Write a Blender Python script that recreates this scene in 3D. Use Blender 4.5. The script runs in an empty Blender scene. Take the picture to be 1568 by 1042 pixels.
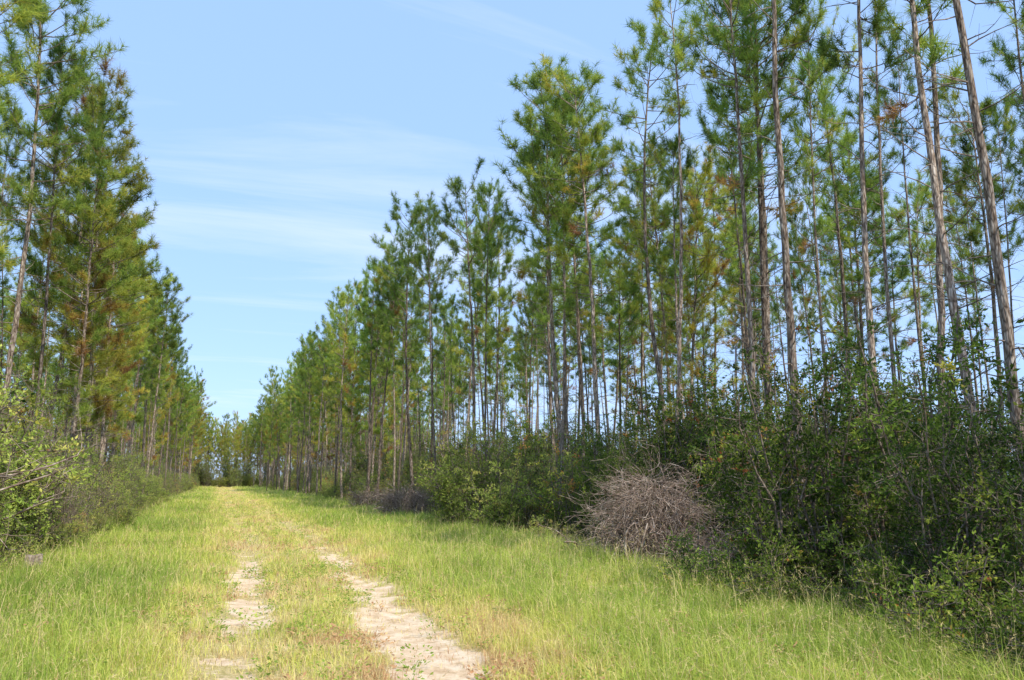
import bpy, math, random
import numpy as np
from mathutils import Vector
R = np.random.default_rng(7)
random.seed(7)
scene = bpy.context.scene
scene.view_settings.view_transform = 'Standard'
scene.view_settings.look = 'None'
scene.view_settings.exposure = 0

# ------------------------------------------------------------------ noise
_tab = np.random.default_rng(99).random((256, 256))
def vnoise(x, y, s=1.0, seed=0):
    x = np.asarray(x, float) / s + seed * 17.3 + 1000
    y = np.asarray(y, float) / s + seed * 9.7 + 1000
    xi = np.floor(x).astype(int); yi = np.floor(y).astype(int)
    fx = x - xi; fy = y - yi
    fx = fx * fx * (3 - 2 * fx); fy = fy * fy * (3 - 2 * fy)
    a = _tab[xi & 255, yi & 255]; b = _tab[(xi + 1) & 255, yi & 255]
    c = _tab[xi & 255, (yi + 1) & 255]; d = _tab[(xi + 1) & 255, (yi + 1) & 255]
    return (a * (1 - fx) + b * fx) * (1 - fy) + (c * (1 - fx) + d * fx) * fy
def fbm(x, y, s, seed=0):
    return .5 * vnoise(x, y, s, seed) + .3 * vnoise(x, y, s * .45, seed + 1) + .2 * vnoise(x, y, s * .2, seed + 2)
def sstep(a, b, x):
    t = np.clip((x - a) / (b - a), 0, 1); return t * t * (3 - 2 * t)
def rutL(y):
    return .25 + .65 * (1 - np.exp(-np.clip(np.asarray(y, float) - 6, -6, 400) / 9))
def edgeR(y):
    return 5.3 + 2.4 * (1 - np.exp(-np.clip(np.asarray(y, float) - 4, 0, 400) / 16))
def lanes(x, y):
    l = rutL(y); wob = (vnoise(x * 0, y, 2.5, 5) - .5) * .5
    return np.exp(-((x - l - wob) / .36) ** 2), np.exp(-((x - l - 1.75 - wob) / .42) ** 2)
def sandmask(x, y):
    x = np.asarray(x, float); y = np.asarray(y, float)
    wL, wR = lanes(x, y)
    n = .25 * vnoise(x, y, 1.3, 3) + .32 * vnoise(x, y, .45, 4) + .43 * vnoise(x, y, .18, 6)
    big = .58 + .74 * vnoise(x, y, 1.7, 44)
    near = 1 - .55 * sstep(12, 25, y)
    base = np.maximum(wL * .88, wR * .94) * near
    side = .44 * np.exp(-((x - rutL(y) - .9) / 1.9) ** 2) * near
    far = .5 * np.exp(-((y - 125) / 30) ** 2) * np.exp(-((x - 2.6) / 1.6) ** 2)
    return np.clip(sstep(.36, .66, (base + side) * n * big * 1.2) + far * n * 1.3, 0, 1)
def hgt(x, y):
    x = np.asarray(x, float); y = np.asarray(y, float)
    h = (fbm(x, y, 2.2, 11) - .5) * .10 + (vnoise(x, y, 18, 12) - .5) * .25 * sstep(6, 25, y)
    l = rutL(y)
    h = h - .05 * np.exp(-((x - l) / .35) ** 2) - .05 * np.exp(-((x - l - 1.75) / .38) ** 2)
    h = h - .28 * sstep(0, 2.0, x - edgeR(y)) - .22 * sstep(2.4, 4.2, -x)
    return h

# ------------------------------------------------------------------ mesh builder
class MB:
    def __init__(s): s.v = []; s.f = []; s.n = 0; s.t = []
    def add(s, verts, faces, mat, tint):
        verts = np.asarray(verts, np.float32).reshape(-1, 3)
        faces = np.asarray(faces, np.int64)
        s.v.append(verts); s.f.append((faces + s.n, mat))
        tint = np.full(len(verts), tint, np.float32) if np.ndim(tint) == 0 else np.asarray(tint, np.float32)
        s.t.append(tint); s.n += len(verts)
    def mesh(s, name, mats):
        me = bpy.data.meshes.new(name)
        V = np.concatenate(s.v); T = np.concatenate(s.t)
        loops = []; starts = []; mi = []; st = 0
        for f, m in s.f:
            k = f.shape[1]
            loops.append(f.ravel()); starts.append(st + np.arange(len(f)) * k); st += f.size
            mi.append(np.full(len(f), m))
        loops = np.concatenate(loops); starts = np.concatenate(starts); mi = np.concatenate(mi)
        me.vertices.add(len(V)); me.vertices.foreach_set('co', V.ravel())
        me.loops.add(len(loops)); me.loops.foreach_set('vertex_index', loops.astype(np.int32))
        me.polygons.add(len(starts)); me.polygons.foreach_set('loop_start', starts.astype(np.int32))
        me.polygons.foreach_set('material_index', mi.astype(np.int32))
        me.update(calc_edges=True)
        a = me.attributes.new('tint', 'FLOAT', 'POINT'); a.data.foreach_set('value', T.astype(np.float32))
        for m in mats: me.materials.append(m)
        return me

def unit(v): return v / (np.linalg.norm(v, axis=-1, keepdims=True) + 1e-9)
def rdir(n, r=R): return unit(r.normal(size=(n, 3)))
def perp(d, r=R):
    return unit(np.cross(d, rdir(len(d), r)))
def prisms(mb, A, B, ra, rb, mat, tint, k=3):
    A = np.asarray(A, float).reshape(-1, 3); B = np.asarray(B, float).reshape(-1, 3); n = len(A)
    if n == 0: return
    d = unit(B - A)
    up = np.where(np.abs(d[:, 2:3]) > .9, np.array([[1., 0, 0]]), np.array([[0, 0, 1.]]))
    u = unit(np.cross(d, up)); w = np.cross(d, u)
    ra = np.broadcast_to(ra, (n,)); rb = np.broadcast_to(rb, (n,))
    V = np.zeros((n, 2 * k, 3))
    for i in range(k):
        a = 2 * math.pi * i / k; o = u * math.cos(a) + w * math.sin(a)
        V[:, i] = A + o * ra[:, None]; V[:, k + i] = B + o * rb[:, None]
    base = np.arange(n)[:, None] * 2 * k
    F = np.concatenate([base + np.array([[i, (i + 1) % k, k + (i + 1) % k, k + i]]) for i in range(k)])
    t = np.repeat(np.broadcast_to(tint, (n,)), 2 * k)
    mb.add(V.reshape(-1, 3), F, mat, t)
def tube(mb, pts, rad, k, mat, tint):
    pts = np.asarray(pts, float); m = len(pts)
    d = np.gradient(pts, axis=0); d = unit(d)
    ref = np.array([1., 0, 0]) if abs(d[0, 2]) > .8 else np.array([0, 0, 1.])
    u = unit(np.cross(d, ref)); w = np.cross(d, u)
    ang = np.arange(k) * 2 * math.pi / k
    V = pts[:, None] + (u[:, None] * np.cos(ang)[None, :, None] + w[:, None] * np.sin(ang)[None, :, None]) * np.asarray(rad)[:, None, None]
    F = []
    for j in range(m - 1):
        for i in range(k):
            F.append([j * k + i, j * k + (i + 1) % k, (j + 1) * k + (i + 1) % k, (j + 1) * k + i])
    mb.add(V.reshape(-1, 3), F, mat, tint)
def needles(mb, P, D, L, W, mat, tint, r=R):
    n = len(P); s = perp(D, r)
    V = np.stack([P - s * W[:, None] / 2, P + s * W[:, None] / 2, P + D * L[:, None]], 1)
    mb.add(V.reshape(-1, 3), np.arange(3 * n).reshape(-1, 3), mat, np.repeat(tint, 3))
def leaves(mb, P, D, L, W, mat, tint, r=R):
    n = len(P); s = perp(D, r); nn = np.cross(D, s)
    mid = P + D * (L * .45)[:, None]
    V = np.stack([P, mid + s * W[:, None] / 2 + nn * W[:, None] * .18, P + D * L[:, None], mid - s * W[:, None] / 2 + nn * W[:, None] * .18], 1)
    b = np.arange(n)[:, None] * 4
    F = np.concatenate([b + [[0, 1, 2]], b + [[0, 2, 3]]])
    mb.add(V.reshape(-1, 3), F, mat, np.repeat(tint, 4))

# ------------------------------------------------------------------ materials
def newmat(name):
    m = bpy.data.materials.new(name); m.use_nodes = True
    nt = m.node_tree; nt.nodes.clear(); return m, nt
def ramp(nt, stops):
    r = nt.nodes.new('ShaderNodeValToRGB'); e = r.color_ramp.elements
    while len(e) > 1: e.remove(e[-1])
    e[0].position = stops[0][0]; e[0].color = (*stops[0][1], 1)
    for p, c in stops[1:]:
        q = e.new(p); q.color = (*c, 1)
    return r
def foliage_mat(name, stops, rnd=.18, trans=.35, vary=.35):
    m, nt = newmat(name); N = nt.nodes; L = nt.links
    at = N.new('ShaderNodeAttribute'); at.attribute_name = 'tint'
    oi = N.new('ShaderNodeObjectInfo')
    mp = N.new('ShaderNodeMath'); mp.operation = 'MULTIPLY_ADD'; mp.inputs[1].default_value = rnd; 
    L.new(oi.outputs['Random'], mp.inputs[0]); L.new(at.outputs['Fac'], mp.inputs[2])
    sb = N.new('ShaderNodeMath'); sb.operation = 'SUBTRACT'; sb.inputs[1].default_value = rnd / 2
    L.new(mp.outputs[0], sb.inputs[0])
    rp = ramp(nt, stops); L.new(sb.outputs[0], rp.inputs[0])
    fr = N.new('ShaderNodeMath'); fr.operation = 'MULTIPLY'; fr.inputs[1].default_value = 7.13; L.new(oi.outputs['Random'], fr.inputs[0])
    fr2 = N.new('ShaderNodeMath'); fr2.operation = 'FRACT'; L.new(fr.outputs[0], fr2.inputs[0])
    mr = N.new('ShaderNodeMapRange'); mr.inputs[3].default_value = 1 - vary; mr.inputs[4].default_value = 1 + vary
    L.new(fr2.outputs[0], mr.inputs[0])
    hs = N.new('ShaderNodeHueSaturation'); L.new(rp.outputs[0], hs.inputs['Color']); L.new(mr.outputs[0], hs.inputs['Value'])
    df = N.new('ShaderNodeBsdfDiffuse'); tr = N.new('ShaderNodeBsdfTranslucent')
    L.new(hs.outputs[0], df.inputs[0]); L.new(hs.outputs[0], tr.inputs[0])
    mx = N.new('ShaderNodeMixShader'); mx.inputs[0].default_value = trans
    L.new(df.outputs[0], mx.inputs[1]); L.new(tr.outputs[0], mx.inputs[2])
    o = N.new('ShaderNodeOutputMaterial'); L.new(mx.outputs[0], o.inputs[0])
    return m
def bark_mat(name, c1, c2, c3, sc=(9, 9, 2.2), full=True):
    m, nt = newmat(name); N = nt.nodes; L = nt.links
    tc = N.new('ShaderNodeTexCoord'); mp = N.new('ShaderNodeMapping'); mp.inputs['Scale'].default_value = sc
    oi = N.new('ShaderNodeObjectInfo')
    L.new(tc.outputs['Object'], mp.inputs[0])
    no = N.new('ShaderNodeTexNoise'); no.inputs['Scale'].default_value = 2.5; no.inputs['Detail'].default_value = 4
    L.new(mp.outputs[0], no.inputs[0])
    rp = ramp(nt, [(.3, c1), (.5, c2), (.68, c3)]); L.new(no.outputs[0], rp.inputs[0])
    bs = N.new('ShaderNodeBsdfDiffuse'); o = N.new('ShaderNodeOutputMaterial'); L.new(bs.outputs[0], o.inputs[0])
    if not full:
        L.new(rp.outputs[0], bs.inputs[0]); return m
    vo = N.new('ShaderNodeTexVoronoi'); vo.feature = 'DISTANCE_TO_EDGE'; vo.inputs['Scale'].default_value = 2.2; L.new(mp.outputs[0], vo.inputs[0])
    no2 = N.new('ShaderNodeTexNoise'); no2.inputs['Scale'].default_value = .8; no2.inputs['Detail'].default_value = 4
    L.new(tc.outputs['Object'], no2.inputs[0])
    r2 = ramp(nt, [(0, (.25, .22, .2)), (.16, (1, 1, 1))]); L.new(vo.outputs[0], r2.inputs[0])
    mul = N.new('ShaderNodeMix'); mul.data_type = 'RGBA'; mul.blend_type = 'MULTIPLY'; mul.inputs[0].default_value = .8
    L.new(rp.outputs[0], mul.inputs[6]); L.new(r2.outputs[0], mul.inputs[7])
    ad = N.new('ShaderNodeMath'); ad.operation = 'ADD'; L.new(no2.outputs[0], ad.inputs[0]); L.new(oi.outputs['Random'], ad.inputs[1])
    mr = N.new('ShaderNodeMapRange'); mr.inputs[1].default_value = .3; mr.inputs[2].default_value = 1.7; mr.inputs[3].default_value = .3; mr.inputs[4].default_value = 1.5
    L.new(ad.outputs[0], mr.inputs[0])
    hs = N.new('ShaderNodeHueSaturation'); L.new(mul.outputs[2], hs.inputs['Color']); L.new(mr.outputs[0], hs.inputs['Value'])
    L.new(hs.outputs[0], bs.inputs[0])
    bp = N.new('ShaderNodeBump'); bp.inputs['Strength'].default_value = .7; bp.inputs['Distance'].default_value = .03
    L.new(vo.outputs[0], bp.inputs['Height']); L.new(bp.outputs[0], bs.inputs['Normal'])
    return m

M_bark = bark_mat('pine_bark', (.12, .085, .065), (.36, .28, .22), (.66, .57, .48))
M_limb = bark_mat('pine_limb', (.12, .09, .07), (.22, .175, .14), (.38, .33, .28), (6, 6, 6), False)
M_twig = bark_mat('dead_twig', (.10, .068, .055), (.29, .215, .17), (.56, .47, .40), (4, 4, 4), False)
M_stem = bark_mat('shrub_stem', (.07, .05, .04), (.18, .145, .115), (.30, .26, .21), (6, 6, 6), False)
M_needle = foliage_mat('pine_needles', [(0, (.07, .135, .035)), (.3, (.17, .285, .06)), (.55, (.33, .44, .085)), (.75, (.58, .57, .10)), (.88, (.58, .38, .09)), (1, (.36, .18, .09))], rnd=.16, trans=.45)
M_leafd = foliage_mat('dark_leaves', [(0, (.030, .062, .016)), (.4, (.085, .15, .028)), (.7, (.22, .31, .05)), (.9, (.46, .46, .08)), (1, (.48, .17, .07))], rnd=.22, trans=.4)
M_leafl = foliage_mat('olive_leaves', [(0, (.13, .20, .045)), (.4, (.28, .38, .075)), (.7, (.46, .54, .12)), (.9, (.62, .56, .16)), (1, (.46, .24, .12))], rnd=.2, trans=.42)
M_grass = foliage_mat('grass_blades', [(0, (.25, .37, .07)), (.35, (.47, .58, .115)), (.6, (.74, .73, .19)), (.8, (.86, .73, .37)), (1, (.60, .35, .20))], rnd=0, trans=.44, vary=.0)

# ------------------------------------------------------------------ ground
def axis(segs):
    a = [segs[0][0]]
    for s, e, st in segs:
        n = max(1, int(round((e - s) / st))); a += list(np.linspace(s, e, n + 1)[1:])
    return np.array(a)
xs = axis([(-900, -100, 200), (-100, -12, 8), (-12, -3, .5), (-3, -1.2, .12), (-1.2, 4.4, .05), (4.4, 8, .12), (8, 14, .5), (14, 100, 8), (100, 900, 200)])
ys = axis([(-300, -20, 40), (-20, 2, 1), (2, 20, .06), (20, 34, .14), (34, 90, .5), (90, 260, 4), (260, 1500, 200)])
X, Y = np.meshgrid(xs, ys); Z = hgt(X, Y)
me = bpy.data.meshes.new('ground')
V = np.stack([X, Y, Z], -1).reshape(-1, 3)
nx, ny = len(xs), len(ys)
I = (np.arange(ny - 1)[:, None] * nx + np.arange(nx - 1)[None]).ravel()
F = np.stack([I, I + 1, I + nx + 1, I + nx], 1)
me.vertices.add(len(V)); me.vertices.foreach_set('co', V.astype(np.float32).ravel())
me.loops.add(F.size); me.loops.foreach_set('vertex_index', F.ravel().astype(np.int32))
me.polygons.add(len(F)); me.polygons.foreach_set('loop_start', (np.arange(len(F)) * 4).astype(np.int32))
me.update(calc_edges=True); me.shade_smooth()
a = me.attributes.new('sand', 'FLOAT', 'POINT'); a.data.foreach_set('value', sandmask(X, Y).ravel().astype(np.float32))
road = sstep(-4.0, -2.9, X) * (1 - sstep(.2, 1.6, X - edgeR(Y)))
a = me.attributes.new('road', 'FLOAT', 'POINT'); a.data.foreach_set('value', road.ravel().astype(np.float32))
m, nt = newmat('ground_soil'); N = nt.nodes; L = nt.links
tc = N.new('ShaderNodeTexCoord')
n2 = N.new('ShaderNodeTexNoise'); n2.inputs['Scale'].default_value = 16; n2.inputs['Detail'].default_value = 8; n2.inputs['Roughness'].default_value = .75
L.new(tc.outputs['Object'], n2.inputs[0])
n3 = N.new('ShaderNodeTexNoise'); n3.inputs['Scale'].default_value = 5; n3.inputs['Detail'].default_value = 5
L.new(tc.outputs['Object'], n3.inputs[0])
lit = ramp(nt, [(.3, (.06, .042, .025)), (.55, (.16, .11, .06)), (.75, (.27, .19, .11))]); L.new(n2.outputs[0], lit.inputs[0])
gr = ramp(nt, [(.3, (.30, .27, .10)), (.5, (.54, .44, .21)), (.7, (.72, .57, .38))]); L.new(n2.outputs[0], gr.inputs[0])
sd = ramp(nt, [(.34, (.48, .33, .20)), (.46, (.72, .54, .36)), (.60, (.84, .70, .53))]); 
av = N.new('ShaderNodeMath'); av.operation = 'MULTIPLY_ADD'; av.inputs[1].default_value = .5; L.new(n3.outputs[0], av.inputs[0])
hv = N.new('ShaderNodeMath'); hv.operation = 'MULTIPLY'; hv.inputs[1].default_value = .5; L.new(n2.outputs[0], hv.inputs[0]); L.new(hv.outputs[0], av.inputs[2])
L.new(av.outputs[0], sd.inputs[0])
ar = N.new('ShaderNodeAttribute'); ar.attribute_name = 'road'; as_ = N.new('ShaderNodeAttribute'); as_.attribute_name = 'sand'
mx1 = N.new('ShaderNodeMix'); mx1.data_type = 'RGBA'; L.new(ar.outputs['Fac'], mx1.inputs[0]); L.new(lit.outputs[0], mx1.inputs[6]); L.new(gr.outputs[0], mx1.inputs[7])
md = N.new('ShaderNodeMath'); md.operation = 'ADD'; L.new(as_.outputs['Fac'], md.inputs[0])
ms = N.new('ShaderNodeMapRange'); ms.inputs[1].default_value = .3; ms.inputs[2].default_value = .7; ms.inputs[3].default_value = -.45; ms.inputs[4].default_value = .45
L.new(n2.outputs[0], ms.inputs[0]); L.new(ms.outputs[0], md.inputs[1])
mc = ramp(nt, [(.25, (0, 0, 0)), (.75, (1, 1, 1))]); L.new(md.outputs[0], mc.inputs[0])
mx2 = N.new('ShaderNodeMix'); mx2.data_type = 'RGBA'; L.new(mc.outputs[0], mx2.inputs[0]); L.new(mx1.outputs[2], mx2.inputs[6]); L.new(sd.outputs[0], mx2.inputs[7])
bs = N.new('ShaderNodeBsdfDiffuse')
L.new(mx2.outputs[2], bs.inputs[0])
bp = N.new('ShaderNodeBump'); bp.inputs['Strength'].default_value = .8; bp.inputs['Distance'].default_value = .05
L.new(n2.outputs[0], bp.inputs['Height']); L.new(bp.outputs[0], bs.inputs['Normal'])
o = N.new('ShaderNodeOutputMaterial'); L.new(bs.outputs[0], o.inputs[0])
me.materials.append(m)
ground = bpy.data.objects.new('ground', me); scene.collection.objects.link(ground)

# ------------------------------------------------------------------ instancing helper
def scatter(name, sources, P, rotz, scl, idx, tilt=0.06):
    col = bpy.data.collections.new(name + '_sources')
    for i, s in enumerate(sources): 
        ob = bpy.data.objects.new('%s_source_%02d' % (name, i), s); col.objects.link(ob)
    n = len(P); me = bpy.data.meshes.new(name)
    me.vertices.add(n); me.vertices.foreach_set('co', np.asarray(P, np.float32).ravel())
    a = me.attributes.new('rot', 'FLOAT_VECTOR', 'POINT')
    rv = np.stack([R.normal(0, tilt, n), R.normal(0, tilt, n), rotz], 1); a.data.foreach_set('vector', rv.astype(np.float32).ravel())
    a = me.attributes.new('scl', 'FLOAT_VECTOR', 'POINT')
    scl = np.asarray(scl, float)
    if scl.ndim == 1: scl = np.stack([scl] * 3, 1)
    a.data.foreach_set('vector', scl.astype(np.float32).ravel())
    a = me.attributes.new('vid', 'INT', 'POINT'); a.data.foreach_set('value', np.asarray(idx, np.int32))
    me.update()
    ob = bpy.data.objects.new(name, me); scene.collection.objects.link(ob)
    ng = bpy.data.node_groups.new(name + '_gn', 'GeometryNodeTree')
    ng.interface.new_socket('Geometry', in_out='INPUT', socket_type='NodeSocketGeometry')
    ng.interface.new_socket('Geometry', in_out='OUTPUT', socket_type='NodeSocketGeometry')
    gi = ng.nodes.new('NodeGroupInput'); go = ng.nodes.new('NodeGroupOutput')
    ci = ng.nodes.new('GeometryNodeCollectionInfo'); ci.inputs['Collection'].default_value = col
    ci.inputs['Separate Children'].default_value = True; ci.inputs['Reset Children'].default_value = True
    ip = ng.nodes.new('GeometryNodeInstanceOnPoints'); ip.inputs['Pick Instance'].default_value = True
    def na(nm, dt):
        q = ng.nodes.new('GeometryNodeInputNamedAttribute'); q.data_type = dt; q.inputs['Name'].default_value = nm; return q.outputs['Attribute']
    ng.links.new(gi.outputs[0], ip.inputs['Points']); ng.links.new(ci.outputs[0], ip.inputs['Instance'])
    ng.links.new(na('vid', 'INT'), ip.inputs['Instance Index']); ng.links.new(na('rot', 'FLOAT_VECTOR'), ip.inputs['Rotation'])
    ng.links.new(na('scl', 'FLOAT_VECTOR'), ip.inputs['Scale']); ng.links.new(ip.outputs[0], go.inputs[0])
    md = ob.modifiers.new('scatter', 'NODES'); md.node_group = ng
    return ob

# ------------------------------------------------------------------ pines
def make_pine(name, seed, H, cb, Lmax, bias, nneed=22, dens=1.0, dead=20, wide=.45, bw=.4):
    r = np.random.default_rng(seed); mb = MB()
    m = 22; zz = np.linspace(0, H, m); s = zz / H
    a1, a2 = r.uniform(0, 6.28, 2); bow = r.uniform(.1, bw)
    cx = bow * np.sin(s * r.uniform(2, 4) + a1) - bow * math.sin(a1) + r.normal(0, .014, m); cy = bow * np.sin(s * r.uniform(2, 4) + a2) - bow * math.sin(a2) + r.normal(0, .014, m)
    r0 = .0054 * H + .01
    rad = r0 * ((1 - s) ** .8 * .86 + .10) * (1 + .45 * np.exp(-zz / .35)); rad[-1] = .006
    pts = np.stack([cx, cy, zz], 1); pts[0, 2] = -.4
    tube(mb, pts, rad, 10, 0, .5)
    def tp(z): return np.array([np.interp(z, zz, cx), np.interp(z, zz, cy), z])
    TP = []; TD = []; TT = []; TS = []
    A = []; B = []; RA = []; RB = []
    z = cb * H; hz = H - z; az = r.uniform(0, 6.28)
    lop = r.uniform(0, 6.28)
    while z < H - .2:
        f = (z - cb * H) / hz
        prof = min(1, .42 + .58 * f / wide) if f < wide else max(.30, math.sqrt(max(0, 1 - ((f - wide) / (1.04 - wide)) ** 2.2)))
        prof *= r.uniform(.7, 1.15)
        nb = r.integers(2, 5)
        for b in range(nb):
            az += 2.4 + r.normal(0, .4)
            if r.random() > dens * (.42 + .58 * min(1, f * 1.5)): continue
            Lb = max(.45, Lmax * prof * r.uniform(.5, 1.2) * (1 + .22 * math.cos(az - lop)))
            e0 = math.radians(r.normal(6 + 34 * f, 10)); e1 = e0 + math.radians(r.uniform(12, 42))
            p = tp(z + r.uniform(-.12, .12)); K = 5; pl = [p]
            aa = az
            for k in range(K):
                e = e0 + (e1 - e0) * k / K; aa += r.normal(0, .14)
                p = p + np.array([math.cos(aa) * math.cos(e), math.sin(aa) * math.cos(e), math.sin(e)]) * Lb / K
                pl.append(p)
            pl = np.array(pl); rb = (.008 + .008 * Lb) * (1 - .8 * np.linspace(0, 1, K + 1))
            for k in range(K):
                A.append(pl[k]); B.append(pl[k + 1]); RA.append(rb[k]); RB.append(rb[k + 1])
            tintb = bias + r.normal(0, .10) + .10 * (1 - f) * r.random() + (.32 if r.random() < .04 * (1.3 - f) else 0)
            nt_ = int(3.2 + Lb * 4.0 * dens)
            for q in range(nt_):
                t = (.38 + .62 * r.random() ** .8) * K; k = min(int(t), K - 1); w = pl[k] * (1 - (t - k)) + pl[k + 1] * (t - k)
                dd = unit(pl[k + 1] - pl[k]); tw = unit(dd * .75 + rdir(1, r)[0] * .7 + np.array([0, 0, .45]))
                ll = r.uniform(.18, .5)
                e = w + tw * ll
                A.append(w); B.append(e); RA.append(.006); RB.append(.004)
                TP.append(e); TD.append(tw); TT.append(tintb + r.normal(0, .07)); TS.append(r.uniform(.9, 1.3))
                if r.random() < .6:
                    TP.append(e - tw * ll * .35); TD.append(unit(tw + rdir(1, r)[0] * .5)); TT.append(tintb + r.normal(0, .07)); TS.append(r.uniform(.8, 1.1))
            TP.append(pl[-1]); TD.append(unit(pl[-1] - pl[-2])); TT.append(tintb); TS.append(1.25)
        z += r.uniform(.22, .44) if r.random() > .12 else .75
    for q in range(10):
        TP.append(tp(H) + np.array([r.normal(0, .2), r.normal(0, .2), -.09 * q])); TD.append(unit(np.array([r.normal(0, .4), r.normal(0, .4), 1.]))); TT.append(bias); TS.append(1)
    for q in range(dead):
        z = H * r.uniform(.18, cb + .12); aa = r.uniform(0, 6.28); ln = r.uniform(.35, 2.1) * (.5 + .5 * z / (cb * H))
        p = tp(z); e = r.uniform(-.2, .5); K = 4
        for k in range(K):
            aa += r.normal(0, .25); e += r.normal(0, .15)
            p2 = p + np.array([math.cos(aa) * math.cos(e), math.sin(aa) * math.cos(e), math.sin(e)]) * ln / K
            rr = .013 * (1 - k / K) + .003
            A.append(p); B.append(p2); RA.append(rr); RB.append(max(.003, rr - .003))
            if r.random() < .85:
                p3 = p2 + rdir(1, r)[0] * np.array([1, 1, .6]) * ln * .28
                A.append(p2); B.append(p3); RA.append(.004); RB.append(.002)
            p = p2
    prisms(mb, A, B, np.array(RA), np.array(RB), 1, .5)
    TP = np.array(TP); TD = np.array(TD); TT = np.array(TT); TS = np.array(TS); n = len(TP)
    P = np.repeat(TP, nneed, 0); D = np.repeat(TD, nneed, 0); T = np.repeat(TT, nneed); S = np.repeat(TS, nneed); n2 = len(P)
    P = P - D * (r.random(n2) * .14 * S)[:, None]
    D = unit(D * .6 + rdir(n2, r) * .85)
    Ln = r.uniform(.20, .31, n2) * S
    needles(mb, P, D, Ln, np.full(n2, .0165), 2, np.clip(T + r.normal(0, .04, n2), 0, 1), r)
    return mb.mesh(name, [M_bark, M_limb, M_needle])

edge = [make_pine('pine_edge_a', 1, 17, .46, 2.25, .46), make_pine('pine_edge_b', 2, 17, .36, 2.45, .54, dens=1.05),
        make_pine('pine_edge_c', 3, 17, .54, 2.2, .40), make_pine('pine_edge_d', 4, 17, .42, 2.3, .50), make_pine('pine_edge_e', 21, 17, .60, 2.1, .44, wide=.55)]
yel = [make_pine('pine_yellow_a', 5, 17, .22, 3.0, .66, dens=1.2), make_pine('pine_yellow_b', 6, 17, .27, 2.7, .58, dens=1.15)]
inn = [make_pine('pine_inner_%d' % i, 10 + i, 17, c, l, b, dens=.82, dead=36, wide=.5, bw=.6) for i, (c, l, b) in enumerate([(.62, 2.0, .38), (.54, 2.1, .46), (.69, 1.9, .34), (.60, 1.9, .50), (.76, 1.6, .42)])]

placed = []
def pine(x, y, mesh, H=17, rz=None, lean=None):
    ob = bpy.data.objects.new('pine_tree', mesh); scene.collection.objects.link(ob)
    s = H / 17; th = R.uniform(.70, 1.12)
    ob.location = (x, y, float(hgt(x, y))); ob.scale = (s * th, s * th, s)
    ob.rotation_euler = (R.normal(0, .024) if lean is None else lean[0], R.normal(0, .024) if lean is None else lean[1], R.uniform(0, 6.28) if rz is None else rz)
    placed.append((x, y))
for (x, y, k, H) in [(10, 11.7, 'i', 16.5), (11.5, 15, 'i', 16.5), (11, 22, 'e', 15.6), (11, 25, 'e', 15.2), (11.8, 25.9, 'e', 17.2), (11.5, 18.5, 'i', 16.4),
                     (10.3, 38, 'e', 16.0), (9.4, 49, 'e', 15.8), (10.5, 49.5, 'e', 17.2), (12, 11.8, 'i', 16.8), (13, 11.5, 'i', 17.5), (12, 9.5, 'i', 17), (11, 8.3, 'i', 16.5),
                     (10.6, 31.5, 'e', 14.6), (10.2, 42.5, 'e', 17), (13.2, 21, 'i', 17), (12.6, 28.8, 'e', 16.4), (13, 16.4, 'i', 17), (14.5, 18.7, 'i', 16.5), (10.9, 34.6, 'e', 16.2), (9.9, 45.8, 'e', 15)]:
    pine(x, y, random.choice(edge if k == 'e' else inn), H)
y = 53.0
while y < 188:
    pine(9.7 + R.normal(0, .9), y, random.choice(edge + edge + [yel[1]]), R.uniform(12.6, 18.4)); y += R.uniform(.9, 4.6)
for (x, y, mm, H) in [(-4.9, 36.5, yel[0], 18.3), (-4.8, 31, yel[1], 13.5), (-5.9, 25.5, edge[3], 18.5), (-5.4, 28.6, edge[0], 16), (-5.9, 21.5, edge[1], 18.5), (-6.2, 17.6, edge[3], 18), (-7.4, 19.4, inn[0], 18), (-5.0, 41, yel[1], 15.2), (-6.2, 33.7, yel[1], 17)]:
    pine(x, y, mm, H)
y = 44.5
while y < 188:
    pine(-5.5 + R.normal(0, .8), y, random.choice(edge + yel), R.uniform(12.4, 18)); y += R.uniform(1.0, 4.5)

FP = []; FI = []; FS = []
allsrc = edge + yel + inn   # 0-4 edge, 5-6 yellow, 7-11 inner
def forest(x0, x1, y0, y1, sp, front):
    for x in np.arange(x0, x1, sp):
        for y in np.arange(y0, y1, sp * .85):
            px = x + R.normal(0, 1.2); py = y + R.normal(0, 1.3)
            if R.random() < .12: continue
            if x0 > 0 and px < 10.2 and py < 60: continue
            if any((px - a) ** 2 + (py - b) ** 2 < 2.0 for a, b in placed): continue
            q = front(px, py)
            if q == 2: i = R.choice([1, 3, 5, 6, 5, 6])
            elif q: i = R.integers(0, 5) if R.random() < .85 else 5 + R.integers(0, 2)
            else: i = 7 + R.integers(0, 5)
            s = R.uniform(.70, 1.09); w = s * R.uniform(.55, 1.12)
            FP.append((px, py, float(hgt(px, py)))); FI.append(i); FS.append((w, w, s))
forest(13.4, 38, 6, 60, 3.2, lambda x, y: R.random() < (.5 if x < 18 and y > 16 else .10))
forest(12.4, 34, 60, 200, 4.2, lambda x, y: x < 16)
forest(10.8, 26, -22, 6, 3.5, lambda x, y: False)
forest(-28, -7.9, 14, 70, 3.7, lambda x, y: x > -11)
forest(-24, -7.9, 70, 200, 4.4, lambda x, y: x > -11)
forest(-16, -7.8, -2, 14, 3.8, lambda x, y: False)
forest(-46, 56, 196, 216, 2.8, lambda x, y: 2)
n = len(FP)
scatter('pine_forest', allsrc, FP, R.uniform(0, 6.28, n), FS, FI, .032)
print('forest', n, 'trees', len(placed))

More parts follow.
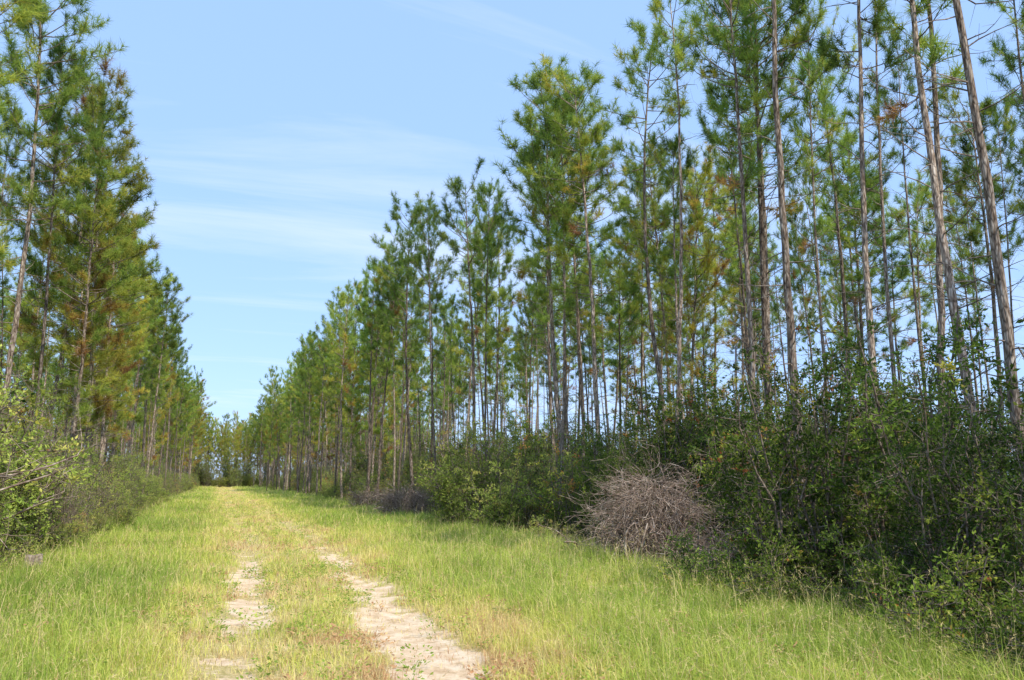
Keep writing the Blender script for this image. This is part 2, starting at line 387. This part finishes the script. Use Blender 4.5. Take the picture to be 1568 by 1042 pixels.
# ------------------------------------------------------------------ shrubs
def make_shrub(name, seed, H, W, nst, nbr, ntw, nlf, ll, lw, bias, mat, bare=0.0, lean=1.0):
    r = np.random.default_rng(seed); mb = MB(); A = []; B = []; RA = []; RB = []
    TA = []; TB = []; TT = []
    for s in range(nst):
        az = r.uniform(0, 6.28); sp = r.uniform(.1, 1) ** .7 * W / 2; hh = H * r.uniform(.5, 1) * (1 - .35 * (sp / (W / 2)) ** 2)
        p0 = np.array([math.cos(az) * sp * .25 + r.normal(0, .05), math.sin(az) * sp * .25 + r.normal(0, .05), -.1]); K = 6; pl = [p0]
        for k in range(1, K + 1):
            t = k / K
            pl.append(p0 + np.array([math.cos(az) * sp * .8 * t ** 1.3, math.sin(az) * sp * .8 * t ** 1.3, hh * t]) + r.normal(0, .045 * H / 3, 3))
        pl = np.array(pl)
        for k in range(K):
            q = .016 * H / 3 * (1 - .8 * k / K)+.003; A.append(pl[k]); B.append(pl[k + 1]); RA.append(q); RB.append(q * .85)
        for b in range(nbr):
            t = (r.uniform(.06, 1) ** .8) * K; k = min(int(t), K - 1); w = pl[k] * (1 - (t - k)) + pl[k + 1] * (t - k)
            d = unit(rdir(1, r)[0] * np.array([1, 1, .6]) + np.array([math.cos(az) * .35, math.sin(az) * .35, .35])); lb = r.uniform(.25, .8) * min(H, 3.6) / 3 * (1.25 - .6 * t / K)
            e = w + d * lb; A.append(w); B.append(e); RA.append(.008); RB.append(.004)
            tb = bias + r.normal(0, .13) + .12 * (t / K - .5) + (.3 if r.random() < .025 else 0)
            for q in range(ntw):
                u = r.uniform(.25, 1); w2 = w + d * lb * u; d2 = unit(d * .6 + rdir(1, r)[0] * .8 + np.array([0, 0, .2])); l2 = r.uniform(.12, .34)
                TA.append(w2); TB.append(w2 + d2 * l2); TT.append(tb + r.normal(0, .04))
    prisms(mb, A, B, np.array(RA), np.array(RB), 0, .5, 4)
    TA = np.array(TA); TB = np.array(TB); TT = np.array(TT)
    prisms(mb, TA, TB, .0035, .002, 0, .5)
    keep = r.random(len(TA)) > bare; TA = TA[keep]; TB = TB[keep]; TT = TT[keep]
    if len(TA) and nlf:
        n2 = len(TA) * nlf; a = np.repeat(TA, nlf, 0); b = np.repeat(TB, nlf, 0); u = r.uniform(.1, 1.05, (n2, 1))
        P = a + (b - a) * u; D = unit(unit(b - a) * .5 + rdir(n2, r) * .8 + np.array([0, 0, .1]))
        leaves(mb, P, D, r.uniform(.65, 1.2, n2) * ll, r.uniform(.7, 1.1, n2) * lw, 1, np.clip(np.repeat(TT, nlf) + r.normal(0, .05, n2), 0, 1), r)
    return mb.mesh(name, [M_stem, mat])
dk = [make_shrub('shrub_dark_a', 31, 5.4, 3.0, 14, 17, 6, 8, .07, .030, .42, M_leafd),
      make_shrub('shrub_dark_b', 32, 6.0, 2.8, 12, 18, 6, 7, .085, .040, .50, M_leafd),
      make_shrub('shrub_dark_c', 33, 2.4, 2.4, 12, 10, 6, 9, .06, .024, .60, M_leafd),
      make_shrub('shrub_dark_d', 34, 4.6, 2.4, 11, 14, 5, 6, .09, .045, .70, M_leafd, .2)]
ol = [make_shrub('shrub_olive_a', 35, 3.2, 2.6, 13, 12, 6, 10, .06, .026, .50, M_leafl),
      make_shrub('shrub_olive_b', 36, 2.6, 2.4, 12, 11, 6, 9, .07, .03, .62, M_leafl),
      make_shrub('shrub_olive_c', 37, 4.6, 2.6, 12, 14, 6, 8, .065, .028, .42, M_leafl, .2)]
br = [make_shrub('shrub_bare_a', 38, 3.4, 2.0, 15, 13, 5, 3, .06, .025, .8, M_leafl, .7),
      make_shrub('shrub_low_a', 39, 1.0, 1.4, 14, 7, 5, 8, .055, .022, .6, M_leafl),
      make_shrub('shrub_low_b', 40, 1.3, 1.5, 14, 7, 5, 8, .06, .026, .58, M_leafd)]
SH = dk + ol + br   # 0-3 dark 4-6 olive 7 bare 8,9 low
def shrub(x, y, mesh, s=1.0, nm='shrub', sz=None):
    ob = bpy.data.objects.new(nm, mesh); scene.collection.objects.link(ob); ob.location = (x, y, float(hgt(x, y)) - .03)
    ob.scale = (s, s, sz or s); ob.rotation_euler = (0, 0, R.uniform(0, 6.28))
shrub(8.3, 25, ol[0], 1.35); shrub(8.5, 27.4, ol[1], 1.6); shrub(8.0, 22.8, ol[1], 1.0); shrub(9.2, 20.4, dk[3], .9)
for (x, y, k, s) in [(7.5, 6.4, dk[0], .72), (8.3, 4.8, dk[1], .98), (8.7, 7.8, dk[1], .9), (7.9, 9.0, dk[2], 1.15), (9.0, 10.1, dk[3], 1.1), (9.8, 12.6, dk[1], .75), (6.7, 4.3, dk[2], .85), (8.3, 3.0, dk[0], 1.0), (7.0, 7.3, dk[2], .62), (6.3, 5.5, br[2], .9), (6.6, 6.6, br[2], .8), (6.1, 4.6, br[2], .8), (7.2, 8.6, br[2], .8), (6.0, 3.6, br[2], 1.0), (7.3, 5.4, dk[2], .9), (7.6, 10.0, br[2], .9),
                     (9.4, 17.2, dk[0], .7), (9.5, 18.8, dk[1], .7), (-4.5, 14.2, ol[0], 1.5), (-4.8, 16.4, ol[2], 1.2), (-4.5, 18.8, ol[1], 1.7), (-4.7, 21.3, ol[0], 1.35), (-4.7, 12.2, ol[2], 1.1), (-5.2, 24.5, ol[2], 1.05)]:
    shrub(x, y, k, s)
SP = []; SI = []; SS = []
def addsh(x, y, i, s):
    SP.append((x, y, float(hgt(x, y)) - .03)); SI.append(i); SS.append((s, s, s * R.uniform(.8, 1.15)))
for y in np.concatenate([np.arange(-4, 60, 1.3), np.arange(60, 190, 2.2)]):
    e = float(edgeR(y)) - (.55 if y < 11 else 0)
    for off, ch, sc in [(1.3, .9, .7), (1.8, .8, .7), (2.8, .95, .66), (4.3, .95, .85), (6.2, .9, .95)]:
        if R.random() > ch: continue
        x = e + off + R.normal(0, .4 if off < 2 else .5); yy = y + R.normal(0, .55)
        if 10.6 < yy < 16.5 and x < 9.9: continue
        if 34 < yy < 38 and x < 9.6: continue
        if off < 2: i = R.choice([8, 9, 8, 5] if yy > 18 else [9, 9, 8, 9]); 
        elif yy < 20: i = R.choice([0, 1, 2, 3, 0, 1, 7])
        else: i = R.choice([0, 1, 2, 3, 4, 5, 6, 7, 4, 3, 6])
        if i == 5 and off < 2: sc = .4
        if i in (2, 5) and off > 2: sc *= 1.4
        addsh(x, yy, i, sc * R.uniform(.65, 1.2) * (.85 if yy > 22 and i < 2 else 1))
for y in np.concatenate([np.arange(6, 60, 1.3), np.arange(60, 190, 2.2)]):
    for off, ch, sc in [(.8, .9, .7), (1.5, .9, .7), (2.6, .9, 1.05), (4.2, .9, 1.15), (6.3, .7, 1.1)]:
        if R.random() > ch: continue
        x = -2.6 - off + R.normal(0, .35); yy = y + R.normal(0, .5)
        i = R.choice([4, 5, 6, 4, 5, 7, 3]) if off > 1 else R.choice([8, 8, 5])
        if i == 5 and off < 1: sc = .4
        addsh(x, yy, i, sc * R.uniform(.75, 1.2) * (.85 if yy > 30 else 1.15))
for k in range(600):
    side = R.random() < .68
    x = R.uniform(13, 36) if side else R.uniform(-26, -9); y = R.uniform(2, 90)
    addsh(x, y, R.choice([0, 1, 3, 0, 6]), R.uniform(.75, 1.25))
for k in range(190):
    addsh(R.uniform(-40, 45), R.uniform(190, 197), R.choice([0, 4, 5, 6]), R.uniform(1., 1.8))
n = len(SP)
scatter('shrub_understory', SH, SP, R.uniform(0, 6.28, n), SS, SI, .05)
print('shrubs', n)

# ------------------------------------------------------------------ grass: one mesh of individual blades
def grass_field():
    mb = MB(); xmin, xmax = -4.4, 9.4; bands = []
    y0 = 2.2
    while y0 < 198:
        y1 = min(y0 * 1.12, 198); ym = (y0 + y1) / 2
        d = 2600 * min(1, (8 / ym)) ** 1.6
        n = int((xmax - xmin) * (y1 - y0) * d)
        bands.append(np.stack([R.uniform(xmin, xmax, n), R.uniform(y0, y1, n)], 1)); y0 = y1
        if y1 >= 198: break
    P = np.concatenate(bands); x = P[:, 0]; y = P[:, 1]
    e = edgeR(y); s = sandmask(x, y); wL, wR = lanes(x, y); lane = np.maximum(wL, wR)
    l = rutL(y); ctr = np.exp(-((x - l - .85) / 2.0) ** 4)
    tuft = vnoise(x, y, .14, 51); t2 = vnoise(x, y, .32, 52)
    fade = 1 - sstep(15, 50, y)
    keep = (x < e + 1.6) & (R.random(len(x)) > s * .86) & (R.random(len(x)) > lane * .40 * fade) & (R.random(len(x)) > ctr * .38 * fade) & (R.random(len(x)) < .15 + 1.55 * tuft)
    x, y, e, s, lane, tuft, t2, ctr, l = [v[keep] for v in (x, y, e, s, lane, tuft, t2, ctr, l)]; n = len(x)
    nz = fbm(x, y, 3.0, 21); n2 = fbm(x, y, 1.1, 31); n3 = fbm(x, y, 7, 61)
    dist = np.sqrt(x * x + y * y)
    H = (.14 + .17 * tuft + .10 * t2) * (.5 + 1.0 * nz) * (1 - .48 * ctr) * (1 - .4 * lane) * (1 - .35 * s)
    H = H + .14 * sstep(-.6, .4, x - e) * (.4 + t2) + .08 * sstep(2.0, 2.9, -x) * (.4 + t2)
    H *= R.uniform(.5, 1.3, n)
    seed = R.random(n) < .02; H = np.where(seed, H * 1.65 + .10, H)
    T = .31 + .19 * ctr + .48 * (n2 - .5) + .56 * (n3 - .5) + .10 * lane + .15 * s + R.normal(0, .11, n) + .36 * (ctr > .4) * sstep(.50, .66, fbm(x, y, .8, 71)) - .12 * t2
    T = np.where(R.random(n) < .10 + .12 * ctr, R.uniform(.7, .98, n), T); T = np.where(seed, .82, T); T = np.clip(T, 0, 1)
    W = .0052 * np.maximum(1, dist / 8) ** .8 * R.uniform(.6, 1.5, n); W = np.where(seed, W * .6, W)
    b = R.uniform(0, 6.28, n); ln = np.abs(R.normal(.4, .45, n)) * H + .02
    z = hgt(x, y) - .015; z0 = np.zeros(n)
    P = np.stack([x, y, z], 1); D = np.stack([np.cos(b), np.sin(b), z0], 1); c = b + 1.57 + R.normal(0, .5, n); S = np.stack([np.cos(c), np.sin(c), z0], 1) * W[:, None]
    up = np.array([0, 0, 1.])
    M = P + D * (ln * .35)[:, None] + up * (H * .58)[:, None]; Tp = P + D * (ln * 1.2)[:, None] + up * (H * (1 - .35 * np.minimum(1, ln / H)))[:, None]
    V = np.stack([P - S / 2, P + S / 2, M + S * .4, M - S * .4, Tp], 1).reshape(-1, 3)
    i = np.arange(n)[:, None] * 5
    mb.add(V, i + [[0, 1, 2, 3]], 0, np.repeat(T, 5)); mb.f.append((i + [[3, 2, 4]], 0))
    # seed heads on the tall near stalks
    sh = np.where(seed & (dist < 25))[0]; k = 7
    q = Tp[sh]; q = np.repeat(q, k, 0); dn = np.repeat(unit(Tp[sh] - M[sh]), k, 0); q = q - dn * R.uniform(0, .09, (len(q), 1))
    needles(mb, q, unit(dn + rdir(len(q)) * .7), R.uniform(.015, .04, len(q)), np.full(len(q), .005), 0, np.full(len(q), .84))
    m = 3000; wx = R.uniform(-3.5, 8, m); wy = 3 * (60 / 3) ** R.random(m); ok = (wx < edgeR(wy) + .6) & (sandmask(wx, wy) < .8) & (fbm(wx, wy, 1.6, 81) > .42); wx = wx[ok]; wy = wy[ok]; m = len(wx)
    k = 40; a = R.uniform(0, 6.28, m * k); q = np.repeat(R.uniform(.06, .17, m), k) * np.sqrt(R.random(m * k)); px = np.repeat(wx, k) + np.cos(a) * q; py = np.repeat(wy, k) + np.sin(a) * q
    PP = np.stack([px, py, np.repeat(hgt(wx, wy), k) + R.uniform(.01, 1, m * k) * np.repeat(R.uniform(.06, .24, m), k)], 1); DD = unit(np.stack([np.cos(a), np.sin(a), R.uniform(-.2, .9, m * k)], 1))
    tw = np.repeat(np.where(R.random(m) < .3, .97, R.uniform(.0, .3, m)), k) + R.normal(0, .05, m * k)
    leaves(mb, PP, DD, R.uniform(.03, .055, m * k), R.uniform(.012, .024, m * k), 0, np.clip(tw, 0, 1))
    print('blades', n)
    ob = bpy.data.objects.new('grass', mb.mesh('grass', [M_grass])); scene.collection.objects.link(ob)
grass_field()

# ------------------------------------------------------------------ brush piles and dead wood
def brush(name, x, y, W, Hh, n, seed, flat=False):
    r = np.random.default_rng(seed); mb = MB(); A = []; B = []; RA = []; RB = []
    for k in range(n):
        a = r.uniform(0, 6.28); q = W / 2 * r.random() ** .6
        if flat: st = np.array([r.uniform(-W / 2, W / 2), r.normal(0, .4), r.uniform(0, Hh) * .8]); v = unit(r.normal(size=3) * [1.3, .7, .25])
        else:
            st = np.array([math.cos(a) * q * .5 + .15, math.sin(a) * q * .5, Hh * r.uniform(.15, .85) * (1 - .5 * q / W)]); v = unit(np.array([math.cos(a) - .25, math.sin(a), r.uniform(-.3, 1.3)]) + r.normal(0, .45, 3))
        ln = r.uniform(.3, 1.1) * (W / 2.2); K = 6; rr = .003 + .013 * r.random() ** 4; p = st
        for j in range(K):
            v = unit(v + r.normal(0, .32, 3) + np.array([0, 0, -.14 if not flat else -.05])); p2 = p + v * ln / K
            p2[2] = max(p2[2], .01)
            A.append(p); B.append(p2); RA.append(rr * (1 - j / K * .7)); RB.append(rr * (1 - (j + 1) / K * .7))
            if r.random() < .5:
                p3 = p2 + unit(v + r.normal(0, .6, 3)) * ln * .22; A.append(p2); B.append(p3); RA.append(.0035); RB.append(.0015)
            p = p2
    for k in range(16):
        p = np.array([r.uniform(-W, W) * .36, r.uniform(-1.1, -.4), r.uniform(.0, .25)]); v = unit(np.array([r.normal(0, .7), r.normal(0, .3), r.uniform(.3, 1) if not flat else .1])); rr = r.uniform(.02, .05)
        for j in range(6):
            p2 = p + v * r.uniform(.12, .24); A.append(p); B.append(p2); RA.append(rr); RB.append(rr * .82); rr *= .82; p = p2; v = unit(v + r.normal(0, .3, 3))
    prisms(mb, A, B, np.array(RA), np.array(RB), 0, .5, 4)
    ob = bpy.data.objects.new(name, mb.mesh(name, [M_twig])); scene.collection.objects.link(ob); ob.location = (x, y, float(hgt(x, y)))
    return ob
brush('brush_pile', 7.4, 13.0, 2.4, 2.3, 1200, 71)
brush('brush_pile', 9.0, 11.9, 3.4, 1.1, 900, 72, True)
brush('brush_pile', 8.0, 36, 3.2, 1.6, 800, 73)
brush('brush_pile', 7.7, 15.6, 1.8, .6, 300, 75, True)
brush('brush_pile', 8.4, 47, 2.8, 1.4, 500, 74)
def deadbranch(name, x, y, z, rz, seed, ln=2.4):
    r = np.random.default_rng(seed); mb = MB(); A = []; B = []; RA = []; RB = []
    def rec(p, v, l, rr, d):
        for j in range(5):
            v = unit(v + r.normal(0, .16, 3)); p2 = p + v * l / 5; A.append(p); B.append(p2); RA.append(rr); RB.append(rr * .85); rr *= .85
            if d < 3 and j > 0: rec(p2, unit(v + r.normal(0, .65, 3)), l * .5, rr * .65, d + 1)
            p = p2
    rec(np.zeros(3), unit(np.array([1, 0, .25])), ln, .03, 0)
    prisms(mb, A, B, np.array(RA), np.array(RB), 0, .5, 4)
    ob = bpy.data.objects.new(name, mb.mesh(name, [M_twig])); scene.collection.objects.link(ob); ob.location = (x, y, z); ob.rotation_euler = (0, 0, rz)
deadbranch('dead_branch', -4.6, 14.8, 1.5, -.3, 81, 2.6); deadbranch('dead_branch', -4.6, 13.8, .9, -.1, 82, 2.4); deadbranch('dead_branch', -4.0, 16.0, .6, -.6, 83, 2.0)
deadbranch('dead_branch', 6.6, 16.2, .0, .3, 84, 1.4)
mb = MB(); k = 14; rings = [(0, .20), (.1, .16), (.22, .135), (.30, .13), (.305, .09), (.29, .0)]
V = []; rr = np.random.default_rng(5); nz = rr.uniform(.85, 1.15, k)
for zz, ra in rings:
    for i in range(k):
        an = 2 * math.pi * i / k; V.append((math.cos(an) * ra * nz[i], math.sin(an) * ra * nz[i], zz + (.05 * math.sin(an * 2 + 1) if zz > .2 else -.05)))
F = [[j * k + i, j * k + (i + 1) % k, (j + 1) * k + (i + 1) % k, (j + 1) * k + i] for j in range(len(rings) - 1) for i in range(k)]
mb.add(V, F, 0, .5)
ob = bpy.data.objects.new('tree_stump', mb.mesh('tree_stump', [M_limb])); scene.collection.objects.link(ob); ob.location = (-2.75, 15.3, float(hgt(-2.75, 15.3)) + .06)

# ------------------------------------------------------------------ light, sky
el = math.radians(51); az = math.radians(180 - 18)
to_sun = Vector((math.sin(az) * math.cos(el), math.cos(az) * math.cos(el), math.sin(el)))
sl = bpy.data.lights.new('sun', 'SUN'); sl.energy = 5.0; sl.angle = math.radians(.53); sl.color = (1, .93, .80)
so = bpy.data.objects.new('sun', sl); scene.collection.objects.link(so); so.rotation_euler = to_sun.to_track_quat('Z', 'Y').to_euler(); so.location = (20, -30, 40)
w = bpy.data.worlds.new('World'); scene.world = w; w.use_nodes = True; nt = w.node_tree; nt.nodes.clear(); N = nt.nodes; L = nt.links
sk = N.new('ShaderNodeTexSky'); sk.sky_type = 'NISHITA'; sk.sun_disc = False; sk.sun_elevation = el; sk.sun_rotation = az; sk.dust_density = .8; sk.ozone_density = 1.5; sk.air_density = 1.0
tc = N.new('ShaderNodeTexCoord'); sx = N.new('ShaderNodeSeparateXYZ'); L.new(tc.outputs['Generated'], sx.inputs[0])
def mth(op, a, b):
    q = N.new('ShaderNodeMath'); q.operation = op
    for i, v in enumerate((a, b)):
        if isinstance(v, (int, float)): q.inputs[i].default_value = v
        else: L.new(v, q.inputs[i])
    return q.outputs[0]
zz = mth('ADD', mth('MAXIMUM', sx.outputs[2], 0), .12)
cb = N.new('ShaderNodeCombineXYZ'); L.new(mth('DIVIDE', sx.outputs[0], zz), cb.inputs[0]); L.new(mth('DIVIDE', sx.outputs[1], zz), cb.inputs[1])
mp = N.new('ShaderNodeMapping'); mp.inputs['Rotation'].default_value = (0, 0, math.radians(30)); mp.inputs['Scale'].default_value = (.34, 2.0, 1); L.new(cb.outputs[0], mp.inputs[0])
n1 = N.new('ShaderNodeTexNoise'); n1.inputs['Scale'].default_value = .8; n1.inputs['Detail'].default_value = 8; n1.inputs['Roughness'].default_value = .62; n1.inputs['Distortion'].default_value = .5; L.new(mp.outputs[0], n1.inputs[0])
cr = ramp(nt, [(.50, (0, 0, 0)), (.82, (.7, .7, .7))]); L.new(n1.outputs[0], cr.inputs[0])
hz = N.new('ShaderNodeMix'); hz.data_type = 'RGBA'; hz.inputs[0].default_value = .6; L.new(sk.outputs[0], hz.inputs[6]); hz.inputs[7].default_value = (4.0, 6.3, 10.8, 1)
mx = N.new('ShaderNodeMix'); mx.data_type = 'RGBA'; L.new(cr.outputs[0], mx.inputs[0]); L.new(hz.outputs[2], mx.inputs[6]); mx.inputs[7].default_value = (7.0, 7.5, 8.4, 1)
bg = N.new('ShaderNodeBackground'); bg.inputs[1].default_value = .15; L.new(mx.outputs[2], bg.inputs[0])
wo = N.new('ShaderNodeOutputWorld'); L.new(bg.outputs[0], wo.inputs[0])

# ------------------------------------------------------------------ camera
cam = bpy.data.cameras.new('camera'); cam.sensor_width = 23.6; cam.lens = 18.08; cam.clip_end = 5000; cam.clip_start = .1
co = bpy.data.objects.new('camera', cam); scene.collection.objects.link(co)
co.location = (0, 0, 1.6 + float(hgt(0, 0))); co.rotation_euler = (math.radians(90 + 10.1), 0, math.radians(-20.4))
scene.camera = co
